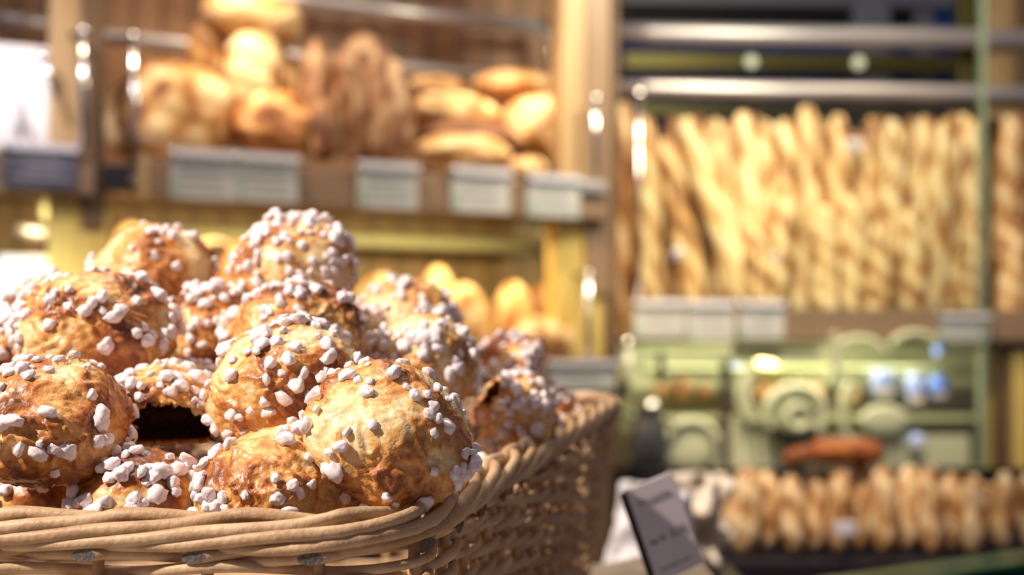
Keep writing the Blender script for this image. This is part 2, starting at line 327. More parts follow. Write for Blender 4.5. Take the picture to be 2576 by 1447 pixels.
# ------------------------------------------------------------------ breads
def loaf(name, label, cat, group, cen, size, m, seed=0, rot=(0, 0, 0), scores=0, slant=0.9, lump=0.05, base=0.4, spread=0.85, flour=0.0, pw=2.0, nu=40, nv=24, curve=0.0, parent=None, face=-math.pi / 2, light=0.5):
    """bread: long axis = local z, radii size; slashes open pale on the side facing angle `face`"""
    V, Fc, A = [], [], []
    for j in range(nv + 1):
        th = math.pi * j / nv; zc = -math.cos(th); rr = max(0.0, 1 - abs(zc) ** pw) ** (1 / pw)
        for i in range(nu):
            ph = 2 * math.pi * i / nu; d = Vector((math.cos(ph) * rr, math.sin(ph) * rr, zc))
            k = 1 + lump * (ns(d, 1.7, seed) * 1.2 + ns(d, 4.5, seed + 5) * .5)
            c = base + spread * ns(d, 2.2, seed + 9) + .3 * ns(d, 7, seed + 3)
            if scores:
                fr = max(0.0, math.cos(ph - face)); u = zc * scores * .5 + slant * math.sin(ph - face) * .45
                q = abs((u % 1.0) - .5) * 2
                op = max(0, 1 - q / .62) ** .8 * min(1, fr * 1.6)
                k += 0.09 * op - 0.05 * math.exp(-((q - .66) / .10) ** 2) * min(1, fr * 2)
                c = c * (1 - op) + (c - light) * op + .25 * math.exp(-((q - .66) / .12) ** 2) * fr
            if flour: c -= flour * max(0, ns(d, 3, seed + 20) + .35)
            v = Vector((d.x * size[0] * k, d.y * size[1] * k, d.z * size[2])); v.x += curve * (1 - zc * zc) * size[2]
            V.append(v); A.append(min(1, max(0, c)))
    for j in range(nv):
        for i in range(nu):
            i2 = (i + 1) % nu; Fc.append((j * nu + i, j * nu + i2, (j + 1) * nu + i2, (j + 1) * nu + i))
    me = mesh(name, V, Fc); at = me.attributes.new('crust', 'FLOAT', 'POINT'); at.data.foreach_set('value', A)
    bm = bmesh.new(); bm.from_mesh(me); bmesh.ops.remove_doubles(bm, verts=bm.verts, dist=1e-5); bm.to_mesh(me); bm.free()
    o = link(name, me, parent, m, True); o.location = cen; o.rotation_euler = rot
    if cat: tag(o, label, cat, group)
    return o
def lloaf(name, label, x0, x1, y0, y1, dn, m, thick=None, roll=0.0, group='loaves on the upper left shelf', **k):
    """loaf filling the columns x0..x1 and rows y0..y1 when upright; roll turns it in the shelf's plane"""
    c = L((x0 + x1) / 2, (y0 + y1) / 2, dn); s = c.y / F; w = (x1 - x0) / 2 * s / 0.95; h = (y1 - y0) / 2 * s
    if thick is None: thick = min(w, h) * .8
    if k.pop('lying', False):
        e = Matrix.Rotation(LUa, 3, 'Z') @ Matrix.Rotation(R(roll), 3, 'Y') @ Matrix.Rotation(R(90), 3, 'Y')
        return loaf(name, label, 'bread', group, c, (h, thick, w), m, rot=e.to_euler(), **k)
    e = Matrix.Rotation(LUa, 3, 'Z') @ Matrix.Rotation(R(roll), 3, 'Y')
    return loaf(name, label, 'bread', group, c, (w, thick, h), m, rot=e.to_euler(), **k)
lloaf('round_loaf', 'pale round loaf half hidden behind the steel rod at the shelf end', 262, 400, 196, 402, 0.30, M['gold'], seed=1, base=.35, flour=.3)
lloaf('round_loaf', 'large round country loaf with a floured square patch, leaning behind the steel rod', 300, 582, 160, 402, 0.14, M['gold'], thick=.06, seed=2, base=.66, flour=.9, scores=1.3, slant=.5, pw=2.4)
lloaf('oval_loaf', 'small golden oval loaf standing between round loaf and bright split loaf', 476, 580, 58, 250, 0.26, M['gold'], roll=-10, seed=3, base=.5)
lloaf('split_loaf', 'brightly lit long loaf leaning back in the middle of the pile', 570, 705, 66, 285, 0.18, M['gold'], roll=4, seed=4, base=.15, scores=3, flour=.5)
lloaf('split_loaf', 'long pale loaf leaning to the right behind the bright split loaf', 655, 745, 70, 300, 0.22, M['gold'], roll=-26, seed=5, base=.5, flour=.5)
lloaf('country_loaf', 'wide brown country loaf standing below the bright split loaf', 588, 792, 225, 404, 0.12, M['gold'], thick=.05, seed=6, base=.82, scores=2.2, lump=.14)
lloaf('round_loaf', 'round shining boule lying on top of the bread pile', 512, 758, -22, 116, 0.22, M['gold'], thick=.09, roll=8, seed=7, base=.34, flour=.3, lying=True, scores=2)
lloaf('rye_loaf', 'slender dusty rye loaf standing right of the pile', 756, 852, 98, 402, 0.17, M['brown'], roll=-4, seed=8, base=.4, flour=.5)
lloaf('rye_loaf', 'thin dark rye loaf wedged low behind the dusty rye loaf', 770, 862, 250, 408, 0.10, M['brown'], seed=9, base=.6)
lloaf('rye_loaf', 'tall arched rye loaf with pale crown', 832, 1000, 84, 412, 0.20, M['brown'], thick=.05, seed=10, base=.32, curve=-.05, flour=.25)
lloaf('rye_loaf', 'orange brown rye loaf standing in front of the arched one', 838, 925, 130, 412, 0.11, M['brown'], thick=.04, roll=-5, seed=15, base=.3)
lloaf('rye_loaf', 'wide dark rye loaf dusted with flour, last of the upright loaves', 900, 1042, 140, 414, 0.10, M['brown'], thick=.05, seed=11, base=.5, flour=.6, lump=.08)
lloaf('flat_loaf', 'small golden flat loaf behind the stack, top left of it', 1022, 1180, 190, 238, 0.30, M['gold'], seed=12, lying=True, base=.4)
lloaf('flat_loaf', 'golden flat loaf with bright right end, upper left of the stack', 1030, 1265, 234, 332, 0.17, M['gold'], thick=.06, seed=13, roll=3, lying=True, base=.45, flour=.5)
lloaf('flat_loaf', 'golden loaf on top of the stack, highest on the right', 1185, 1415, 178, 262, 0.22, M['gold'], thick=.06, seed=14, lying=True, base=.3, lump=.08)
lloaf('flat_loaf', 'big pale loaf with open crust on the right of the stack', 1262, 1482, 248, 395, 0.14, M['gold'], thick=.065, seed=16, roll=12, lying=True, base=.42, flour=.5, lump=.14, scores=2)
lloaf('flat_loaf', 'dark red brown loaf squeezed in the middle of the stack', 1060, 1330, 300, 395, 0.13, M['brown'], thick=.06, seed=17, lying=True, base=.55)
lloaf('flat_loaf', 'pale floured loaf lying on the shelf at the bottom of the stack', 1042, 1292, 338, 428, 0.09, M['gold'], thick=.05, seed=18, lying=True, base=.5, flour=.6, scores=1.5, slant=2)
lloaf('flat_loaf', 'dark brown loaf lying under the big pale loaf', 1270, 1445, 375, 442, 0.17, M['brown'], thick=.05, seed=19, lying=True, base=.7)
lloaf('bread_roll', 'small floured roll by the shelf edge at the right end', 1278, 1378, 394, 452, 0.06, M['gold'], thick=.03, seed=20, lying=True, base=.3, flour=.4)
lloaf('flat_loaf', 'pale loaf end beside the right steel rod', 1440, 1486, 330, 455, 0.09, M['oak'] if False else M['gold'], thick=.03, seed=21, base=.35)
GL = 'loaves on the lower left shelf'
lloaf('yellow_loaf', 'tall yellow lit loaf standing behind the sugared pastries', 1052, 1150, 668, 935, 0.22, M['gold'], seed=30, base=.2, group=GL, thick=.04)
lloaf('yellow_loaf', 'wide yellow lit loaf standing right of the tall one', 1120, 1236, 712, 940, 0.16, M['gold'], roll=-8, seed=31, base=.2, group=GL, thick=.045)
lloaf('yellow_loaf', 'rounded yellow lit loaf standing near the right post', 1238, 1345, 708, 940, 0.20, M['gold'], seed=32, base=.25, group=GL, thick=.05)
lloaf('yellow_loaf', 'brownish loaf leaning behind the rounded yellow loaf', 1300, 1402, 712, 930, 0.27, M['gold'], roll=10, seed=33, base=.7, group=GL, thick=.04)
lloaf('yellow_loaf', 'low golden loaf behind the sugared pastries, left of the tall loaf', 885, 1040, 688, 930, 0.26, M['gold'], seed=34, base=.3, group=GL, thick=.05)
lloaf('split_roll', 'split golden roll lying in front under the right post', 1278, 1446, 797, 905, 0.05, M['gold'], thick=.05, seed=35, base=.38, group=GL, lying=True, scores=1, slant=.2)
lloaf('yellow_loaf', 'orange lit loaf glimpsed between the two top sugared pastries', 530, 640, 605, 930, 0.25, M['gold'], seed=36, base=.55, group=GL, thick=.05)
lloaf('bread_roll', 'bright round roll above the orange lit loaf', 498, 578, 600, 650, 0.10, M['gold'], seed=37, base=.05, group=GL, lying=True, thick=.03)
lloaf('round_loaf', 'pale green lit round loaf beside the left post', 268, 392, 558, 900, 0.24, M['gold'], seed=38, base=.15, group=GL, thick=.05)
# hoop handle of a basket behind
hb = [L(330 + 85 * math.cos(a), 620 - 70 * math.sin(a), 0.30) for a in [math.pi * i / 16 for i in range(17)]]
tag(tube('hoop_handle', hb, 0.006, M['walnut']), 'thin dark hoop arching over the pale round loaf', 'hoop')
# ---- white bags at the left
def bag(name, label, cen, w, h, d, rotz, m, seed, taper=.75):
    t = empty(name, cen, label, 'bag', None, (0, 0, rotz)); V, Fc = [], []; nu, nv = 32, 14
    for j in range(nv + 1):
        z = j / nv; k = 1 - (1 - taper) * z ** 1.3; dd = d * (1 - .82 * z ** 1.5)
        for i in range(nu):
            a = 2 * math.pi * i / nu; cx, sy = math.cos(a), math.sin(a)
            x = w / 2 * k * math.copysign(abs(cx) ** .35, cx); y = dd / 2 * math.copysign(abs(sy) ** .5, sy)
            q = Vector((x * 9, y * 9, z * h * 9)); cr = noise.noise(q + Vector((seed, 0, 0))) * .010
            V.append(Vector((x + cr, y + cr * 1.5, z * h + .3 * cr * z)))
    for j in range(nv):
        for i in range(nu):
            i2 = (i + 1) % nu; Fc.append((j * nu + i, j * nu + i2, (j + 1) * nu + i2, (j + 1) * nu + i))
    Fc.append(tuple(range(nu))[::-1]); Fc.append(tuple(nv * nu + i for i in range(nu)))
    o = link('bag_body', mesh(name, V, Fc), t, m, False)
    return t
bp = L(45, 350, 0.12)
bg = bag('paper_bag', 'white paper bag with a grey triangular emblem on the upper shelf', Vector((bp.x, bp.y, 0.300)), 0.185, 0.235, 0.09, LUa, M['paper'], 3)
em = mesh('emblem', [(-.028, -.048, .06), (-.012, -.047, .06), (0, -.044, .095), (.012, -.047, .06), (.028, -.048, .06), (.008, -.038, .125), (0, -.034, .165), (-.008, -.038, .125)], [(0, 1, 2, 7), (2, 3, 4, 5), (2, 5, 6, 7)])
o = link('printed_emblem', em, bg, M['faint']); o.scale = (.62, 1, .62); o.location = (0, -.004, .035); sm = o.modifiers.new('s', 'SOLIDIFY'); sm.thickness = 0.002
bp = L(85, 800, 0.10)
bag('plastic_bag', 'white green tinted bag with shiny folds on the lower shelf', Vector((bp.x, bp.y, -0.070)), 0.19, 0.225, 0.13, LUa, M['paper'], 8, .62)
# ------------------------------------------------------------------ right shelf unit
ru = empty('baguette_rack', (0.75, 3.4, FLOOR), 'wide taupe baguette rack with glass guard and steel back rails', 'rack')
def rbox(name, x0, x1, y0, y1, dn, th, m, b=0.003, parent=ru, z0=None, z1=None):
    a, c = Q(x0, y1, dn), Q(x1, y0, dn); za = a.z if z0 is None else z0; zc = c.z if z1 is None else z1
    mid = (a + c) / 2 + RUn * th / 2; mid.z = (za + zc) / 2
    return box(name, mid, ((c - a).to_2d().length, th, abs(zc - za)), m, parent, RUa, b)
rbox('shelf_front', 1585, 2700, 777, 858, 0, 0.022, M['taupe'])
rbox('shelf_board', 1560, 2700, 836, 850, 0.02, 0.45, M['taupe'])
rbox('end_post', 1538, 1556, 0, 1180, 0.03, 0.06, M['walnut'], z1=1.05)
rbox('yellow_post', 2418, 2462, -200, 850, 0.35, 0.05, M['brass'])
rbox('wood_post', 2490, 2560, -200, 300, 0.30, 0.05, M['oak'])
rbox('dark_side_panel', 2560, 2700, -200, 850, 0.28, 0.04, M['walnut'])
rbox('dark_side_panel', 2420, 2700, 300, 850, 0.44, 0.02, M['walnut'])
rbox('back_board', 1545, 2420, 330, 850, 0.46, 0.02, M['walnut'])
for y0, y1, r in ((82, 100, 0.024), (221, 240, 0.021)):
    pts = [Q(1545 + (2700 - 1545) * t / 12, y0 + (y1 - y0) * t / 12, 0.30 - 0.05 * math.sin(math.pi * t / 12)) for t in range(13)]
    tube('back_rail', pts, r, M['satin'], ru, 14)
a = Q(1607, 780, -0.02); b = Q(1607, 238, -0.02); b = Vector((a.x, a.y, b.z))
tube('guard_rod', [a, b], 0.006, M['chrome'], ru); ball('rod_knob', b, 0.014, M['chrome'], ru)
a = Q(2470, 1180, -0.02); b = Q(2470, -150, -0.02)
box('glass_edge_post', Vector((a.x, a.y, (a.z + b.z) / 2)), (0.011, 0.03, b.z - a.z), M['postglass'], ru, RUa)
for px, py, s in ((2150, 366, 1.5), (1952, 650, 0.9), (1706, 640, 1.1)):
    o = box('guard_clip', Q(px, py, -0.028), (0.026 * s, 0.010, 0.018 * s), M['satin'], ru, RUa)
rbox('guard_glass', 1607, 2462, 240, 785, -0.022, 0.004, M['glass'], 0)
G2 = 'price labels on the baguette rack front'
for i, (x0, x1, y0, y1, lab) in enumerate(((1595, 1722, 755, 850, 'pale price label at the left end of the baguette rack'), (1728, 1846, 757, 858, 'pale price label second from the left on the baguette rack'), (1858, 1972, 757, 852, 'pale price label at the right of the three together on the rack'), (2362, 2488, 790, 858, 'lone grey price label at the right end of the baguette rack'))):
    a, b = Q(x0, y0, -0.030), Q(x1, y1, -0.030); pricecard((a + b) / 2, (b - a).to_2d().length, a.z - b.z, RUa, lab, G2, seed=20 + i)
# ---- baguettes standing in the rack
zb = Q(2000, 846, 0.1).z + 0.006
GB = 'baguettes standing in the rack'
def baguette(x0, y0, x1, y1, dn, r, seed, label, base=.35, m='bag'):
    """from the top (x0,y0) to the foot column x1, the foot on the rack board"""
    top = Q(x0, y0, dn + 0.05); foot = Q(x1, y1, dn); foot.z = zb
    ax = top - foot; c = (top + foot) / 2; q = Vector((0, 0, 1)).rotation_difference(ax.normalized())
    o = loaf('baguette', label, 'baguette', GB, c, (r, r * .9, ax.length / 2), M[m], seed=seed, rot=q.to_euler(), scores=rr.choice((4, 4.5, 5.5)), slant=rr.uniform(.7, 1.3), lump=.10, base=base + .12, spread=.8, pw=3.2, nu=20, nv=44, light=.55)
    return o
rr = random.Random(5)
front = [(1622, 292, 1640, 'thick'), (1672, 350, 1768, ''), (1722, 296, 1905, ''), (1795, 300, 1850, ''), (1868, 282, 1925, ''), (1918, 302, 1960, ''), (1975, 300, 2010, ''), (2028, 266, 2045, ''), (2108, 288, 2098, ''), (2192, 296, 2160, ''), (2245, 300, 2228, ''), (2330, 292, 2265, ''), (2378, 300, 2330, ''), (2425, 286, 2390, ''), (2450, 300, 2440, ''), (2538, 290, 2520, '')]
fl = ['pale rugged baguette upright just right of the guard rod', 'brown baguette leaning right, its tip lowest at the left of the rack', 'brightest baguette, leaning far to the right across the others', 'baguette behind the leaning bright one, tip just right of it', 'pale baguette with glowing tip, first right of the bright leaning one in front', 'short pale baguette right beside the one with glowing tip', 'baguette left of the tallest one, its tip a little lower', 'tallest baguette, brown tip standing above all others', 'baguette with round pale tip right of the tallest', 'baguette right beside the steel guard clip', 'twin tipped baguette, second right of the steel guard clip', 'baguette leaning left, wide tip, third right of the steel clip', 'baguette slanting left behind the wide tipped one', 'broad floured baguette near the right end of the rack', 'baguette with big pale slashes before the dark gap', 'last baguette, right of the dark gap beside the side panel']
for i, ((x0, y0, x1, _), lab) in enumerate(zip(front, fl)):
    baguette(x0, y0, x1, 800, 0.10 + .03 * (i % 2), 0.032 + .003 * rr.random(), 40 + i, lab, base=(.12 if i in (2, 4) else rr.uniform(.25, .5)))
back = [(1570, 256, 1570), (1600, 300, 1600), (1696, 292, 1700), (1755, 294, 1740), (1835, 306, 1800), (1900, 290, 1875), (1950, 312, 1985), (2065, 300, 2070), (2150, 330, 2135), (2215, 292, 2200), (2290, 296, 2300), (2350, 315, 2360), (2400, 284, 2412), (2562, 286, 2570)]
bl = ['slim baguette at the far left against the end post', 'baguette behind the guard rod, second from the end post', 'baguette in the back row behind the leaning brown one', 'baguette in the back row with tip just right of the bright leaning tip', 'low baguette in the back row left of the glowing tip', 'baguette in the back row behind the glowing tip', 'low baguette in the back row left of the tallest', 'baguette in the back row between the tallest and the round pale tip', 'low baguette in the back row behind the steel guard clip', 'baguette in the back row right behind the clip side baguettes', 'baguette in the back row between the twin tips and the wide tip', 'low baguette in the back row behind the wide tipped one', 'baguette in the back row behind the broad floured one', 'baguette in the back row in the rightmost corner']
for i, ((x0, y0, x1), lab) in enumerate(zip(back, bl)):
    baguette(x0, y0, x1, 795, 0.20 + .03 * (i % 2), 0.031, 70 + i, lab, base=rr.uniform(.35, .6))
mid = [(1985, 470, 1935), (2070, 520, 2075), (2140, 480, 2150), (2215, 560, 2200), (1900, 560, 1910), (2290, 520, 2300), (2455, 560, 2440), (2540, 560, 2535)]
ml = ['short baguette leaning right low in front, left of the dark furrow', 'short baguette low in front below the tallest one', 'short baguette low in front under the steel clip', 'short baguette low in front, second right of the clip', 'short pale baguette low in front beside the foot of the bright leaning one', 'short baguette low in front under the wide tip', 'short baguette with pale slashes low in front, left of the gap foot', 'short baguette low in front at the right end']
for i, ((x0, y0, x1), lab) in enumerate(zip(mid, ml)):
    baguette(x0, y0, x1, 800, 0.045, 0.033, 95 + i, lab, base=rr.uniform(.28, .42))
# ------------------------------------------------------------------ glass case below the rack
gc = empty('glass_display_case', (0.72, 3.25, FLOOR), 'pale green glass display case with frosted scroll ornament under the baguette rack', 'display case')
def gbox(name, *a, **k): return rbox(name, *a, parent=gc, **k)
gbox('case_back', 1560, 2470, 862, 1260, 0.40, 0.02, M['caseback'])
gbox('glass_shelf', 1640, 2480, 924, 950, 0.06, 0.20, M['shelfglass'])
gbox('glass_shelf', 1600, 2460, 1046, 1064, 0.03, 0.30, M['shelfglass'])
gbox('glass_shelf', 1600, 2460, 1176, 1206, 0.04, 0.30, M['frost'])
gbox('mullion', 1815, 1838, 900, 1215, 0.02, 0.02, M['mullion'])
gbox('mullion', 1655, 1672, 885, 1000, 0.05, 0.02, M['mullion'])
gbox('case_base', 1560, 2700, 1206, 1300, 0.04, 0.36, M['traym'], z0=FLOOR)
gbox('yellow_side_panel', 2466, 2500, 880, 1190, 0.05, 0.03, M['yellowwood'])
gbox('dark_side_post', 2512, 2552, 862, 1200, 0.04, 0.03, M['walnut'])
gbox('yellow_side_panel', 2552, 2590, 880, 1200, 0.03, 0.03, M['yellowwood'])
gbox('frosted_band', 1700, 1815, 1085, 1178, 0.015, 0.004, M['frost'])
gbox('frosted_band', 1838, 1900, 1060, 1178, 0.015, 0.004, M['frost'])
gbox('frosted_band', 1905, 2440, 1095, 1178, 0.018, 0.004, M['frost'])
gbox('frosted_band', 1840, 2060, 868, 905, 0.02, 0.004, M['frost'])
def arc(px, py, rx, ry, a0, a1, r, m='frost', name='frosted_scroll', dn=0.0, parent=gc):
    n = 28; r = r * .72 if m == 'frost' else r * 1.3; tube(name, [Q(px + rx * math.cos(R(a0 + (a1 - a0) * i / n)), py - ry * math.sin(R(a0 + (a1 - a0) * i / n)), dn) for i in range(n + 1)], r, M[m], parent, 8)
arc(2000, 1045, 72, 70, -60, 300, 0.017); arc(2010, 1050, 30, 28, 20, 330, 0.014); arc(1905, 990, 26, 70, 90, 250, 0.014)
ball('frosted_motif', Q(2225, 1058, 0.0), 0.058, M['frost'], gc, scale=(1, .15, .62)); ball('frosted_motif', Q(2006, 1045, 0.01), 0.052, M['frost'], gc, scale=(1, .15, 1)); ball('frosted_motif', Q(1735, 1130, 0.01), 0.060, M['frost'], gc, scale=(1, .15, .8)); arc(2160, 890, 60, 36, 0, 180, 0.014); arc(2300, 880, 60, 40, 20, 160, 0.014)
arc(2090, 900, 12, 60, -80, 80, 0.017); arc(2140, 1040, 20, 70, 90, 270, 0.014); arc(1900, 1000, 40, 60, 100, 260, 0.012)
arc(1740, 1110, 60, 50, 0, 180, 0.014)
arc(1998, 1066, 52, 34, 195, 345, 0.009, 'black', 'dark_bowl_rim', -0.02)
tube('door_rod', [Q(1580, 866, -0.02), Q(1580, 1000, -0.02)], 0.006, M['satin'], gc); ball('rod_knob', Q(1580, 864, -.02), 0.014, M['chrome'], gc)
tube('curved_door_handle', [Q(1632 + 22 * math.sin(t * .35), 1012 + 14 * t, -0.02) for t in range(7)], 0.015, M['chrome'], gc)
ball('door_knob', Q(1555, 970, -.10), 0.026, M['brass'], gc)
GC = 'pastries in the glass case'
zs1 = Q(2000, 1045, 0.2).z
def cloaf(name, lab, x0, x1, y0, y1, dn, m, seed, base=.3, roll=0, **k):
    c = Q((x0 + x1) / 2, (y0 + y1) / 2, dn); s = c.y / F
    loaf(name, lab, 'pastry', GC, c, ((y1 - y0) / 2 * s, .03, (x1 - x0) / 2 * s), M[m], seed=seed, rot=(Matrix.Rotation(R(roll), 3, 'Y') @ Matrix.Rotation(R(90), 3, 'Y')).to_euler(), base=base, nu=24, nv=20, **k)
cloaf('croissant', 'glossy pale pastry at the top left of the glass case', 1880, 1962, 905, 968, 0.10, 'gold', 121, .05)
cloaf('croissant', 'long golden pastry slanting down behind the glass shelf', 1920, 2015, 930, 1010, 0.14, 'gold', 122, .2, 35)
cloaf('croissant', 'orange brown pastry under the glossy pale one', 1890, 1950, 965, 1020, 0.07, 'gold', 123, .6)
cloaf('bread_roll', 'round orange roll right of the golden pastry', 2002, 2072, 962, 1020, 0.07, 'gold', 124, .5)
cloaf('bread_roll', 'orange pastry left of the mullion in the glass case', 1640, 1690, 955, 1005, 0.07, 'gold', 125, .35)
cloaf('bread_roll', 'yellow pastry beside the orange one left of the mullion', 1690, 1745, 945, 1010, 0.07, 'gold', 126, .4)
cloaf('bread_roll', 'small brown pastry close to the mullion, left side', 1750, 1790, 965, 1005, 0.07, 'gold', 127, .6)
cloaf('bread_roll', 'amber pastry low behind the frosted band left of the mullion', 1660, 1720, 1070, 1110, 0.1, 'gold', 128, .35)
cloaf('bread_roll', 'pink white pastry left of the blue packs', 2108, 2160, 960, 1030, 0.1, 'gold', 129, .0, 60)
GP = 'blue packs in the glass case'
def pack(x0, x1, y0, y1, dn, m, lab):
    a, b = Q(x0, y1, dn), Q(x1, y0, dn); t = empty('blue_pack', Vector(((a.x + b.x) / 2, a.y, a.z)), lab, 'package', GP)
    w, h = (b - a).to_2d().length, b.z - a.z
    bm = bmesh.new(); bmesh.ops.create_cube(bm, size=1); bmesh.ops.scale(bm, vec=(w, w * .6, h), verts=bm.verts); bmesh.ops.translate(bm, vec=(0, 0, h / 2), verts=bm.verts)
    for v in bm.verts:
        if v.co.z > h * .5: v.co.x *= .72; v.co.y *= .5
    bmesh.ops.bevel(bm, geom=bm.edges[:], offset=w * .14, segments=3, affect='EDGES'); me = bpy.data.meshes.new('wrapper'); bm.to_mesh(me); bm.free()
    link('wrapper', me, t, M[m], True)
    box('label_band', (a + b) / 2 + Vector((0, -w * .30, -h * .30)), (w * .7, .004, h * .22), M['cream'], t, 0, .001)
pack(2190, 2252, 925, 1002, 0.04, 'lightblue', 'light blue pack, leftmost of the three standing on the middle glass shelf')
pack(2275, 2325, 938, 1022, 0.04, 'lightblue', 'tall light blue pack with pale label, middle of three on the shelf')
pack(2332, 2385, 945, 1006, 0.04, 'blue', 'dark blue pack, rightmost of the three on the middle shelf')
pack(2348, 2378, 862, 898, 0.08, 'blue', 'small dark blue pack on the top glass shelf')
pack(2285, 2325, 1090, 1128, 0.0, 'lightblue', 'small light blue pack low in the glass case')
pack(1838, 1868, 918, 962, 0.08, 'blue', 'small violet blue pack right of the dark mullion')
pj = P(1632, 1165, 2.9); jug = empty('metal_jug', pj, 'dull pewter jug low at the left of the glass case', 'jug')
prof = [(0, .034), (.01, .036), (.05, .040), (.08, .034), (.10, .026), (.112, .030)]
V = []; Fc = []
for z, r in prof:
    for i in range(24): V.append((r * math.cos(2 * math.pi * i / 24), r * math.sin(2 * math.pi * i / 24), z))
for j in range(len(prof) - 1):
    for i in range(24): Fc.append((j * 24 + i, j * 24 + (i + 1) % 24, (j + 1) * 24 + (i + 1) % 24, (j + 1) * 24 + i))
Fc.append(tuple(range(24))[::-1]); link('jug_body', mesh('jug', V, Fc), jug, M['pewter'], True)
hd = tube('handle', [pj + Vector((.036 + .022 * math.sin(math.pi * t / 8), 0, .03 + .06 * t / 8)) for t in range(9)], .004, M['pewter'], jug)
st = empty('jug_stand', Vector((pj.x, pj.y, FLOOR)), 'dark plinth carrying the pewter jug', 'plinth')
box('plinth', (pj.x, pj.y, (FLOOR + pj.z) / 2), (0.09, 0.09, pj.z - FLOOR), M['traym'], st)
area('case_lamp', (0.62, 3.36, 0.005), (0.62, 3.40, -0.25), 0.7, 4.5, (0.98, 1.0, 0.66), 0.06)
area('case_front_lamp', (0.60, 2.60, 0.95), (0.62, 3.25, -0.2), 0.3, 10.0, (1.0, 0.98, 0.72))  # unseen light added in front to brighten the case
# ------------------------------------------------------------------ added tray and short baguettes, standing in for the rack's reflection
tr = empty('bread_tray', (0.62, 2.3, FLOOR), 'black bread tray on a dark stand below the glass case', 'tray')
YT = 2.25; zt = P(0, 1398, YT).z
xa, xb = P(1640, 0, YT).x, P(2720, 0, YT).x
box('tray_base', ((xa + xb) / 2, YT + .06, zt - .012), (xb - xa, 0.30, 0.022), M['traym'], tr)
box('tray_front', ((xa + xb) / 2, YT - .095, zt - .012), (xb - xa, 0.012, 0.034), M['traym'], tr)
box('tray_back', ((xa + xb) / 2, YT + .205, zt + .05), (xb - xa, 0.012, 0.14), M['traym'], tr)
box('stand', ((xa + xb) / 2, YT + .06, (FLOOR + zt - .023) / 2), (xb - xa - .04, 0.26, zt - .023 - FLOOR), M['traym'], tr)
kx = P(2125, 1330, YT - .10); tube('label_stem', [Vector((kx.x, kx.y, zt - .02)), kx], .003, M['dark'], tr); box('label_clip', kx, (.034, .006, .02), M['clear'], tr)  # added clip stands in for the guard clip's reflected highlight
GT = 'short baguettes standing in the low tray'
tops = [(1768, 1190, 1700, .1), (1822, 1178, 1790, .1), (1880, 1172, 1862, .3), (1935, 1185, 1925, .55), (1992, 1182, 1988, .35), (2050, 1176, 2046, .4), (2108, 1178, 2104, .5), (2165, 1168, 2162, .45), (2222, 1166, 2218, .35), (2280, 1170, 2284, .3), (2336, 1172, 2340, .45), (2392, 1178, 2392, .5), (2440, 1190, 2436, .3), (2530, 1185, 2524, .35), (2590, 1190, 2590, .5)]
tl = ['leftmost short baguette in the tray, brightly lit and leaning right', 'cream coloured short baguette second from the left in the tray', 'third short baguette from the left in the tray']
for i, (x0, y0, x1, bs) in enumerate(tops):
    lab = tl[i] if i < 3 else ('short baguette in the tray, ' + ('last one right of the dark gap' if i == 13 else 'rightmost at the tray end' if i == 14 else ORD[i] + ' from the left'))
    x0 += rr.uniform(-9, 9); y0 += rr.uniform(-6, 14); top = P(x0, y0, YT + .02 + .03 * (i % 2)); foot = P(x1 + rr.uniform(-10, 10), 1396, YT + .03 * (i % 2)); foot.z = zt + .004
    ax = top - foot; q = Vector((0, 0, 1)).rotation_difference(ax.normalized())
    loaf('short_baguette', lab, 'baguette', GT, (top + foot) / 2, ((.027 if i < 3 else rr.uniform(.017, .0235)), .02, ax.length / 2), M['bag'], seed=150 + i, rot=q.to_euler(), scores=rr.choice((1.4, 2, 2.4)), slant=.6, base=bs, lump=.14, pw=2.5, nu=20, nv=30, spread=.8)  # stands in for a rack baguette reflected in glass
for i in range(13):
    x0 = 1740 + 62 * i; top = P(x0, 1215, YT + .11); foot = P(x0 - 6, 1390, YT + .11); foot.z = zt + .004; ax = top - foot
    loaf('short_baguette', 'short baguette in the back row of the tray, ' + ORD[i] + ' from the left', 'baguette', GT, (top + foot) / 2, (.021, .02, ax.length / 2), M['bag'], seed=180 + i, scores=3, base=.6, lump=.08, pw=2.8, nu=16, nv=20, rot=Vector((0, 0, 1)).rotation_difference(ax.normalized()).to_euler())
c = P(2128, 1138, YT + .03)
loaf('glazed_loaf', 'rust orange glazed loaf lying across the short baguettes', 'bread', None, c, (.022, .03, .058), M['rust'], seed=201, rot=(0, R(90), 0), pw=4.5, lump=.04, base=.35)
c = P(2010, 1148, YT + .03)
loaf('glazed_roll', 'small rust glazed roll with dark tip left of the glazed loaf', 'bread', None, c, (.016, .025, .026), M['rust'], seed=202, rot=(0, R(70), 0), pw=2.2, base=.55, spread=.9)
# ------------------------------------------------------------------ counter in front
ct = empty('counter', (-0.35, 0.6, FLOOR), 'stone topped shop counter carrying the wicker basket', 'counter')
def prism(name, poly, z0, z1, m, parent):
    n = len(poly); V = [(x, y, z0) for x, y in poly] + [(x, y, z1) for x, y in poly]
    Fc = [tuple(range(n))[::-1], tuple(range(n, 2 * n))] + [(i, (i + 1) % n, n + (i + 1) % n, n + i) for i in range(n)]
    o = link(name, mesh(name, V, Fc), parent, m, world=True); b = o.modifiers.new('b', 'BEVEL'); b.width = .002; b.segments = 2; return o
top_poly = [(-0.95, 0.28), (0.115, 0.28), (0.128, 1.02), (0.06, 0.93), (-0.95, 0.93)]
prism('counter_top', top_poly, CT - .03, CT, M['counter'], ct)
prism('counter_body', [(-0.92, 0.31), (0.09, 0.31), (0.10, 0.92), (-0.92, 0.90)], FLOOR, CT - .03, M['walnut'], ct)
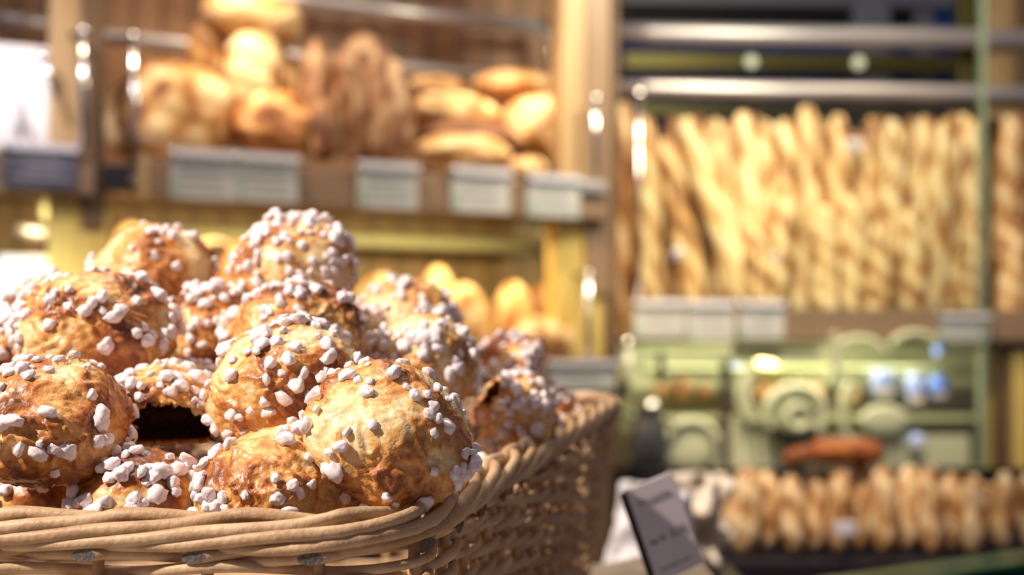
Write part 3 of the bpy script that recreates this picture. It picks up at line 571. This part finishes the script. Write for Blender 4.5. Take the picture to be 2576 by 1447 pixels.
# green glass top of the next counter, lower right
gg = empty('glass_counter_top', (0.45, 0.9, -0.155), 'thick green glass top edge of the next counter, lower right', 'glass top')
g0, g1 = P(2060, 1447, .80), P(2576, 1372, .91)
d = (g1 - g0); d.z = 0; d.normalize(); nn = Vector((-d.y, d.x, 0))
pa, pb = g0 - d * .02, g0 + d * .55
prism('glass_slab', [(pa.x, pa.y), (pb.x, pb.y), (pb.x + .003, pb.y - .05), (pa.x + .003, pa.y - .05)][::-1], -0.145, -0.1315, M['greenglass'], gg)
prism('steel_frame', [(pa.x + .01, pa.y - .01), (pb.x, pb.y - .01), (pb.x + .003, pb.y - .045), (pa.x + .01, pa.y - .045)][::-1], FLOOR, -0.146, M['traym'], gg)
# crumpled white paper behind the basket corner
def paper_sheet(name, label, cen, w, h, m, seed, rot):
    n = 16; V = []; Fc = []
    for j in range(n + 1):
        for i in range(n + 1):
            u, v = i / n - .5, j / n - .5; V.append((u * w, .03 * noise.noise(Vector((u * 4 + seed, v * 4, 0))) + .012 * noise.noise(Vector((u * 11, v * 11, seed))), (v + .5) * h))
    for j in range(n):
        for i in range(n): a = j * (n + 1) + i; Fc.append((a, a + 1, a + n + 2, a + n + 1))
    o = link(name, mesh(name, V, Fc), None, m, True); o.location = cen; o.rotation_euler = rot
    s = o.modifiers.new('s', 'SOLIDIFY'); s.thickness = .0015; return tag(o, label, 'paper')
ps = empty('side_plinth', (0.15, 1.3, FLOOR), 'plain low plinth behind the counter holding crumpled paper', 'plinth')
box('plinth_body', (0.15, 1.32, (FLOOR - .22) / 2), (0.13, 0.16, -.22 - FLOOR), M['traym'], ps)
paper_sheet('crumpled_paper', 'crumpled white wrapping paper behind the basket corner and price card', (0.118, 1.30, -0.219), 0.07, 0.088, M['paper'], 4, (R(-14), R(8), R(-15)))
paper_sheet('folded_paper', 'cream folded paper standing behind the price card', (0.175, 1.34, -0.219), 0.06, 0.095, M['cream'], 9, (R(-10), R(4), R(12)))
# ------------------------------------------------------------------ tilted price card beside the basket
def text_part(body, size, x, z, parent, m, align='CENTER'):
    cu = bpy.data.curves.new('t', 'FONT'); cu.body = body; cu.size = size; cu.align_x = align; cu.extrude = 0.00008; cu.resolution_u = 3
    to = bpy.data.objects.new('t', cu); C.objects.link(to); bpy_up()
    me = bpy.data.meshes.new_from_object(to.evaluated_get(bpy.context.evaluated_depsgraph_get())); bpy.data.objects.remove(to)
    me.transform(Matrix.Rotation(R(90), 4, 'X')); o = link('lettering', me, parent, m); o.location = (x, -.0017, z); return o
YC = 0.70
tlc, trc, brc, blc = P(1562, 1238, YC), P(1684, 1187, YC + .018), P(1772, 1414, YC + .018), P(1652, 1470, YC)
cw, ch = (trc - tlc).length, (blc - tlc).length
cc = (tlc + trc + brc + blc) / 4
xax = (trc - tlc).normalized(); zax = (tlc - blc); zax = (zax - xax * zax.dot(xax)).normalized(); yax = zax.cross(xax)
ce = Matrix((xax, yax, zax)).transposed().to_euler()
pc = empty('price_card', cc, 'tilted grey white price card with black left edge beside the basket', 'price card', None, ce)
def loc_box(name, x, y, z, sx, sy, sz, m, parent, bev=.0006):
    bm = bmesh.new(); bmesh.ops.create_cube(bm, size=1); bmesh.ops.scale(bm, vec=(sx, sy, sz), verts=bm.verts); bmesh.ops.bevel(bm, geom=bm.edges[:], offset=bev, segments=2, affect='EDGES'); bmesh.ops.translate(bm, vec=(x, y, z), verts=bm.verts)
    me = bpy.data.meshes.new(name); bm.to_mesh(me); bm.free(); return link(name, me, parent, m)
M['cardface'] = mat('mauve_white_card', (0.80, 0.74, 0.76), 0.4, var=0.04, scale=40)
loc_box('card_face', 0, 0, 0, cw, .0026, ch, M['cardface'], pc)
loc_box('black_edge', -cw / 2 - .0006, -.0003, -.001, .0021, .0042, ch * 1.0, M['dark'], pc)
text_part('Chouquettes', cw * .125, -.0005, ch * .30, pc, M['ink'])
text_part('les 10', cw * .13, -cw * .20, -ch * .12, pc, M['ink']); text_part('2,50', cw * .19, cw * .22, -ch * .12, pc, M['ink'])
text_part('farine, beurre, sucre', cw * .075, -.001, -ch * .40, pc, M['ink'])
foot = Vector((cc.x + .004, cc.y + .05, CT)); tube('card_stem', [cc + yax * .002, cc + yax * .01 + Vector((0, .02, -.01)), Vector((foot.x, foot.y, CT + .004))], .0016, M['dark'], pc)
f_ = ball('stem_foot', (foot.x, foot.y, CT + .003), .012, M['dark'], pc, scale=(1, 1, .25))
# ------------------------------------------------------------------ the wicker basket
A_ = R(12.2); su = Vector((math.cos(R(6)), -math.sin(R(6)), 0)); sv = Vector((math.sin(A_), math.cos(A_), 0))
Cn = Vector((-0.0345, 0.4215, 0)); LF, LS, RC = 0.37, 0.475, 0.032
bk = empty('wicker_basket', Cn - su * LF / 2 + sv * LS / 2 + Vector((0, 0, CT)), 'large oblong willow basket full of sugared choux pastries on the stone counter', 'basket')
segs = []
def rimpoint(s):
    """outline of the rim by arc length; s=0 at the start of the near right corner, s>0 goes back along the right side"""
    a = math.pi / 2 * RC; Ls, Lf = LS - 2 * RC, LF - 2 * RC; per = 2 * (Ls + Lf) + 4 * a; s = s % per
    cs = [(Cn - su * RC + sv * RC, -sv, su, Ls), (Cn - su * RC + sv * (LS - RC), su, sv, Lf), (Cn - su * (LF - RC) + sv * (LS - RC), sv, -su, Ls), (Cn - su * (LF - RC) + sv * RC, -su, -sv, Lf)]
    for c, e0, e1, ln in cs:
        if s < a:
            t = s / RC; n = e0 * math.cos(t) + e1 * math.sin(t); return c + n * RC, -e0 * math.sin(t) + e1 * math.cos(t), n
        s -= a
        if s < ln: return c + e1 * RC + (-e0) * s, -e0, e1
        s -= ln
PER = 2 * (LS + LF - 4 * RC) + 2 * math.pi * RC
def rz(p): return -0.0553 + 0.0430 * max(0, (p - Cn).dot(sv))
def W_(s, o, h):
    p, t, n = rimpoint(s); z = rz(p) + h; o2 = o - 0.16 * max(0, -h - 0.012); q = p + n * o2; return Vector((q.x, q.y, z))
NS = 48; PS = PER / NS; S0 = PS * 0.25
mm = .001
def smooth_path(ctrl, n=26):
    out = []; m_ = len(ctrl) - 1
    for k in range(n + 1):
        t = k / n * m_; i = min(int(t), m_ - 1); f = t - i
        p0, p1, p2, p3 = ctrl[max(i - 1, 0)], ctrl[i], ctrl[i + 1], ctrl[min(i + 2, m_)]
        out.append([.5 * (2 * b + (c - a) * f + (2 * a - 5 * b + 4 * c - d) * f * f + (3 * b - a - 3 * c + d) * f ** 3) for a, b, c, d in zip(p0, p1, p2, p3)])
    return out
rb = random.Random(3)
def rodpath(k, ctrl, name, sides=10, n=30):
    j = [rb.uniform(-.06, .06), rb.uniform(-.5, .5), rb.uniform(.9, 1.1)]
    c = smooth_path(ctrl, n)
    pts = [W_(S0 + (k + q[0] + j[0]) * PS, q[1] * mm + j[1] * mm * .4, q[2] * mm + .5 * j[1] * mm + .25 * mm * math.sin(q[0] * 5 + k * 2)) for q in c]
    tube(name, pts, [max(.0004, q[3] * mm * j[2]) for q in c], M['willow'], bk, sides)
OUT = [(-3.05, .8, -7.4, .5), (-2.85, 2.8, -6.8, 1.3), (-2.3, 4.2, -5.9, 2.0), (-1.5, 4.9, -3.4, 2.2), (-.7, 4.4, -.9, 2.2), (-.15, 2.8, .8, 2.2), (.12, .3, 2.0, 2.2), (.32, -3.4, 1.2, 2.1), (.5, -5.4, -4, 2.0), (.6, -6.0, -9, 1.8)]
INN = [(-.22, -3.5, -7, 1.9), (-.10, -3.2, -1.5, 2.1), (.08, -3.0, 1.8, 2.3), (.35, -3.0, 2.7, 2.3), (.9, -4.2, 1.2, 2.2), (1.5, -6, -1.0, 2.0), (2.0, -8, -4.0, 1.6)]
for k in range(NS):
    rodpath(k, OUT, 'border_rod'); rodpath(k, INN, 'inner_border_rod', 10, 20)
    s = S0 + k * PS
    tube('stake', [W_(s, 0, -1 * mm - (rz(rimpoint(s)[0]) - .002 - CT) * t / 6 * .97) for t in range(7)], .0019, M['willow'], bk, 6)
    # slanted cut stub: oval end facing outwards
    p, tg, n = rimpoint(s - PS * .05); hz = -8.9 * mm
    pts = [W_(s + PS * .38 - PS * .43 * t, (-.6 + 5.9 * t) * mm, hz + (1 - t) * 1.5 * mm) for t in (0, .33, .66, 1)]
    V, Fc = tube_data([q - pts[0] for q in pts], .0019, 10, True)
    V = [Vector(v) for v in V]; dpl = (pts[-1] - pts[0]).dot(n); dr = (pts[-1] - pts[-2]).normalized()
    for i in range(30, 40):
        e = (dpl - V[i].dot(n)) / max(.25, dr.dot(n)); V[i] += dr * max(-.006, min(.006, e))
    me = mesh('cut_stake_end', V, Fc); o = link('cut_stake_end', me, bk, M['willow'], True, world=True); o.location = pts[0]
    me.materials.append(M['willow_end']); me.polygons[len(Fc) - 1].material_index = 1; me.polygons[len(Fc) - 1].use_smooth = False
NR = 19
for r_ in range(NR):
    n = NS * 8; pts = []; rad = []
    for i in range(n + 1):
        s = S0 + i / n * PER; p = rimpoint(s)[0]; H = rz(p) - CT; ph = math.pi * i / 8 + (r_ % 2) * math.pi
        h = -.0092 - (H - .0118) * r_ / (NR - 1) + .0008 * math.sin(ph * .5 + r_) + .0009 * math.sin(ph + .8) + .0006 * noise.noise(Vector((s * 30, r_ * 3, 0)))
        pts.append(W_(s, .0030 * math.cos(ph), h)); rad.append(.0018 + .0004 * noise.noise(Vector((s * 14, r_ * 5.3, 1))))
    tube('weaver', pts, rad, M['willow'], bk, 8, cap=False)
bpoly = []
for i in range(64):
    q = W_(i / 64 * PER, -.002, 0); p, t, n = rimpoint(i / 64 * PER); q = p - n * (.002 + .16 * (rz(p) - CT - .012)); bpoly.append((q.x, q.y))
prism('basket_base', bpoly, CT + .0005, CT + .006, M['willow'], bk)
# ------------------------------------------------------------------ chouquettes
rn = random.Random(11)
nibs = []
for k in range(12):
    bm = bmesh.new(); bmesh.ops.create_icosphere(bm, subdivisions=3, radius=1)
    sx, sy, sz = rn.uniform(.8, 1.25), rn.uniform(.75, 1.0), rn.uniform(.6, .85)
    pl = [(Vector([rn.gauss(0, 1) for _ in range(3)]).normalized(), rn.uniform(.62, .86)) for _ in range(9)]
    for v in bm.verts:
        dd = v.co.normalized(); r = 1.0
        for n_, h_ in pl:
            q = dd.dot(n_)
            if q > .15: r = min(r, h_ / q)
        r *= 1 + .20 * ns(dd, 1.9, k * 3.1) + .08 * ns(dd, 4.5, k)
        v.co = Vector((dd.x * sx, dd.y * sy, dd.z * sz)) * r
    me = bpy.data.meshes.new('sugar_nib'); bm.to_mesh(me); bm.free(); me.materials.append(M['sugar'])
    me.polygons.foreach_set('use_smooth', [True] * len(me.polygons)); nibs.append(me)
def choux_surf(d, seed, hz, rough):
    z = d.z * hz if d.z > 0 else -.36 * math.tanh(2.3 * -d.z) / .98
    w = Vector((ns(d, 2.1, seed + 31), ns(d, 2.1, seed + 37), ns(d, 2.1, seed + 41))) * .45
    q = d + w
    low = .10 * ns(d, 1.25, seed) + .045 * ns(d, 2.8, seed + 7)
    rg = 1 - min(1, abs(ns(q, 2.6, seed + 13)) * 3.2); rg2 = 1 - min(1, abs(ns(q, 5.6, seed + 17)) * 3.0)
    m_ = max(0, ns(d, 1.6, seed + 23) + .35)
    fine = ns(q, 11, seed + 3) * .5 + ns(q, 23, seed + 5) * .3 + ns(q, 48, seed + 6) * .16
    k = 1 + low + rough * (.085 * rg ** 2 * m_ + .040 * rg2 ** 2 * (.35 + m_) + .034 * fine - .035)
    c = .30 + .62 * ns(d, 1.5, seed + 50) + .30 * rg ** 2 * m_ + .26 * rg2 * m_ + .42 * fine + .22 * ns(q, 4, seed + 61)
    c = .46 + (c - .40) * 1.35
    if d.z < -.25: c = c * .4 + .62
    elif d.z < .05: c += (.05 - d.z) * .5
    return Vector((d.x * k, d.y * k, z * k)), c
def chouquette(i, px, py, w, Y, up, label, sub=5, nn=62, hz=.80, spin=None, hole=None, hth=.62, tone=0.0, nib=1.0, rough=1.0, dens=None):
    cen = P(px, py, Y); r = w / 2 * Y / F; seed = i * 7.31 + 2; rr_ = random.Random(i * 13 + 1)
    q = Vector((0, 0, 1)).rotation_difference(Vector(up).normalized()); spin = spin if spin is not None else rr_.uniform(0, 6.28)
    from mathutils import Quaternion
    q = q @ Quaternion((0, 0, 1), spin)
    t = empty('chouquette', cen, label, 'pastry', 'sugared choux pastries heaped in the wicker basket'); t.rotation_euler = q.to_euler()
    bm = bmesh.new(); bmesh.ops.create_icosphere(bm, subdivisions=sub, radius=1)
    lay = bm.verts.layers.float.new('crust'); kill = []
    hl = (q.inverted() @ Vector(hole).normalized()) if hole else None
    for v in bm.verts:
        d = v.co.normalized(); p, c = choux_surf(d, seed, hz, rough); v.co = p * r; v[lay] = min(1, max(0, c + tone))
        if hl and d.dot(hl) > hth + .07 * ns(d, 3.5, seed) + .03 * ns(d, 12, seed): kill.append(v)
    me = bpy.data.meshes.new('choux_bun')
    if kill: bmesh.ops.delete(bm, geom=kill, context='VERTS')
    bm.to_mesh(me); bm.free()
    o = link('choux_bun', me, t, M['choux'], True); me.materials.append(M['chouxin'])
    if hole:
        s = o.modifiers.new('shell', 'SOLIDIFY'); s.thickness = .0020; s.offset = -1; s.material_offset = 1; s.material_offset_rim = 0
    placed = []; tries = 0
    while len(placed) < nn and tries < nn * 40:
        tries += 1
        if placed and rr_.random() < .35:
            b = rr_.choice(placed); d = (b + Vector([rr_.gauss(0, .11) for _ in range(3)])).normalized()
        else: d = Vector([rr_.gauss(0, 1) for _ in range(3)]).normalized()
        if d.z < -.12: continue
        if dens and ns(d, 1.4, seed + 77) < -dens: continue
        if min([(d - b).length for b in placed] or [9]) < .115: continue
        if hl and d.dot(hl) > hth - .10: continue
        placed.append(d)
        p, _ = choux_surf(d, seed, hz, rough); sz = rr_.choice((.0018, .0023, .0027, .0031, .0035)) * nib * rr_.uniform(.88, 1.12)
        g = bpy.data.objects.new('sugar_nib', rr_.choice(nibs)); C.objects.link(g); g.parent = t
        nv = Vector((d.x, d.y, d.z / hz)).normalized() if d.z > 0 else d
        g.location = p * r + nv * sz * .30; g.scale = (sz, sz, sz)
        g.rotation_euler = (Vector((0, 0, 1)).rotation_difference(nv) @ Quaternion((0, 0, 1), rr_.uniform(0, 6.28))).to_euler()
    return t
BUNS = [
    (975, 1108, 432, .463, (.35, -.55, .75), 'big golden choux pastry in front leaning on the basket rim, nearest the corner', dict(sub=6, nn=64, dens=.25, hz=.84, tone=-.12)),
    (705, 1252, 430, .467, (-.15, -.25, 1), 'choux pastry low in front tucked left under the biggest one', dict(sub=6, nn=60, hz=.85)),
    (722, 988, 396, .505, (-.25, -.45, 1), 'choux pastry in the middle, left behind the biggest front one', dict(sub=6, nn=72, hz=.9)),
    (125, 1092, 410, .480, (.05, -.35, 1), 'large choux pastry at the front left edge of the picture', dict(sub=6, nn=64, hz=.92)),
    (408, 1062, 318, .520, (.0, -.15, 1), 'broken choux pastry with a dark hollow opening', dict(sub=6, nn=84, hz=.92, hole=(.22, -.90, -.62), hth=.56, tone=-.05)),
    (355, 1262, 330, .476, (.1, -.1, 1), 'shaded choux pastry at the bottom by the rim below the hollow one', dict(nn=66, hz=.8, tone=.12)),  # raised tone puts the shade by the rim into the crust colour
    (238, 858, 408, .560, (-.05, -.25, 1), 'wide choux pastry on the left with glossy brown folds', dict(sub=6, nn=72, hz=.86)),
    (386, 700, 306, .680, (-.1, -.2, 1), 'choux pastry on top of the heap at the left with a pointed crust', dict(nn=56, hz=.90, tone=.04)),
    (530, 850, 276, .625, (.0, -.2, 1), 'small choux pastry between the wide left one and the central one', dict(nn=78, hz=.95)),
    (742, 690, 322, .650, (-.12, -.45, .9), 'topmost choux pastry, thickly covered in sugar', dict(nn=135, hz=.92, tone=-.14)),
    (742, 852, 350, .585, (-.1, -.15, 1), 'choux pastry in the heart of the heap under the topmost one', dict(sub=6, nn=84, hz=.84)),
    (1022, 815, 262, .760, (.05, -.1, 1), 'pale blurred choux pastry at the back right of the topmost one', dict(nn=90, hz=.9, tone=-.05)),
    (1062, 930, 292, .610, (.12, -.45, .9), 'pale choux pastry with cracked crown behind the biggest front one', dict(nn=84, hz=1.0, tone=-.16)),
    (1280, 935, 214, .800, (-.75, -.45, .6), 'tipped choux pastry at the back showing its dark red brown base', dict(nn=74, hz=.8, tone=.05)),
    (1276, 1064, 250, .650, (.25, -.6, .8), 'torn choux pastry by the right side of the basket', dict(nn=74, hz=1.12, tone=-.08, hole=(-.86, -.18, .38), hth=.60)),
    (1362, 1050, 185, .800, (.2, -.2, 1), 'shaded choux pastry against the right basket wall at the back', dict(nn=66, hz=.95, tone=.05)),
    (-40, 905, 230, .590, (0, -.2, 1), 'choux pastry cut off by the left edge, behind the front left one', dict(nn=50)),
    (1168, 1215, 150, .560, (.3, -.2, 1), 'choux pastry peeping out between the biggest one and the rim corner', dict(nn=60, hz=.9)),
    (625, 790, 250, .720, (.1, -.1, 1), 'flat choux pastry wedged under the topmost one', dict(nn=60, hz=.7)),
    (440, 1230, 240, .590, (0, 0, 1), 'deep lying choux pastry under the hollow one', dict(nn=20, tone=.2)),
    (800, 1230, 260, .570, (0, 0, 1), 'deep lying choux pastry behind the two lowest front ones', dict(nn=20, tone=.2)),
    (520, 1010, 230, .590, (0, -.1, 1), 'choux pastry glimpsed behind the hollow one', dict(nn=50, tone=-.05)),
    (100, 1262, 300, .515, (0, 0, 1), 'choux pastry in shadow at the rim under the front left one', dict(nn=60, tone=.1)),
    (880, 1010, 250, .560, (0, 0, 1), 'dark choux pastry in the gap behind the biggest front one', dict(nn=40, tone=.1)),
    (1160, 1080, 240, .700, (0, 0, 1), 'choux pastry in the gap left of the torn one', dict(nn=60)),
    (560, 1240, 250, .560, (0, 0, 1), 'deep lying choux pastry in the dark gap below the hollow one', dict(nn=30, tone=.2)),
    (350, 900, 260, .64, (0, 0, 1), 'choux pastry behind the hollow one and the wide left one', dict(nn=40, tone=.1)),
    (900, 880, 240, .70, (0, 0, 1), 'choux pastry filling the gap between central and back right ones', dict(nn=50, tone=.05)),
    (160, 790, 260, .70, (0, 0, 1), 'choux pastry hidden far left behind the wide glossy one', dict(nn=40)),
]
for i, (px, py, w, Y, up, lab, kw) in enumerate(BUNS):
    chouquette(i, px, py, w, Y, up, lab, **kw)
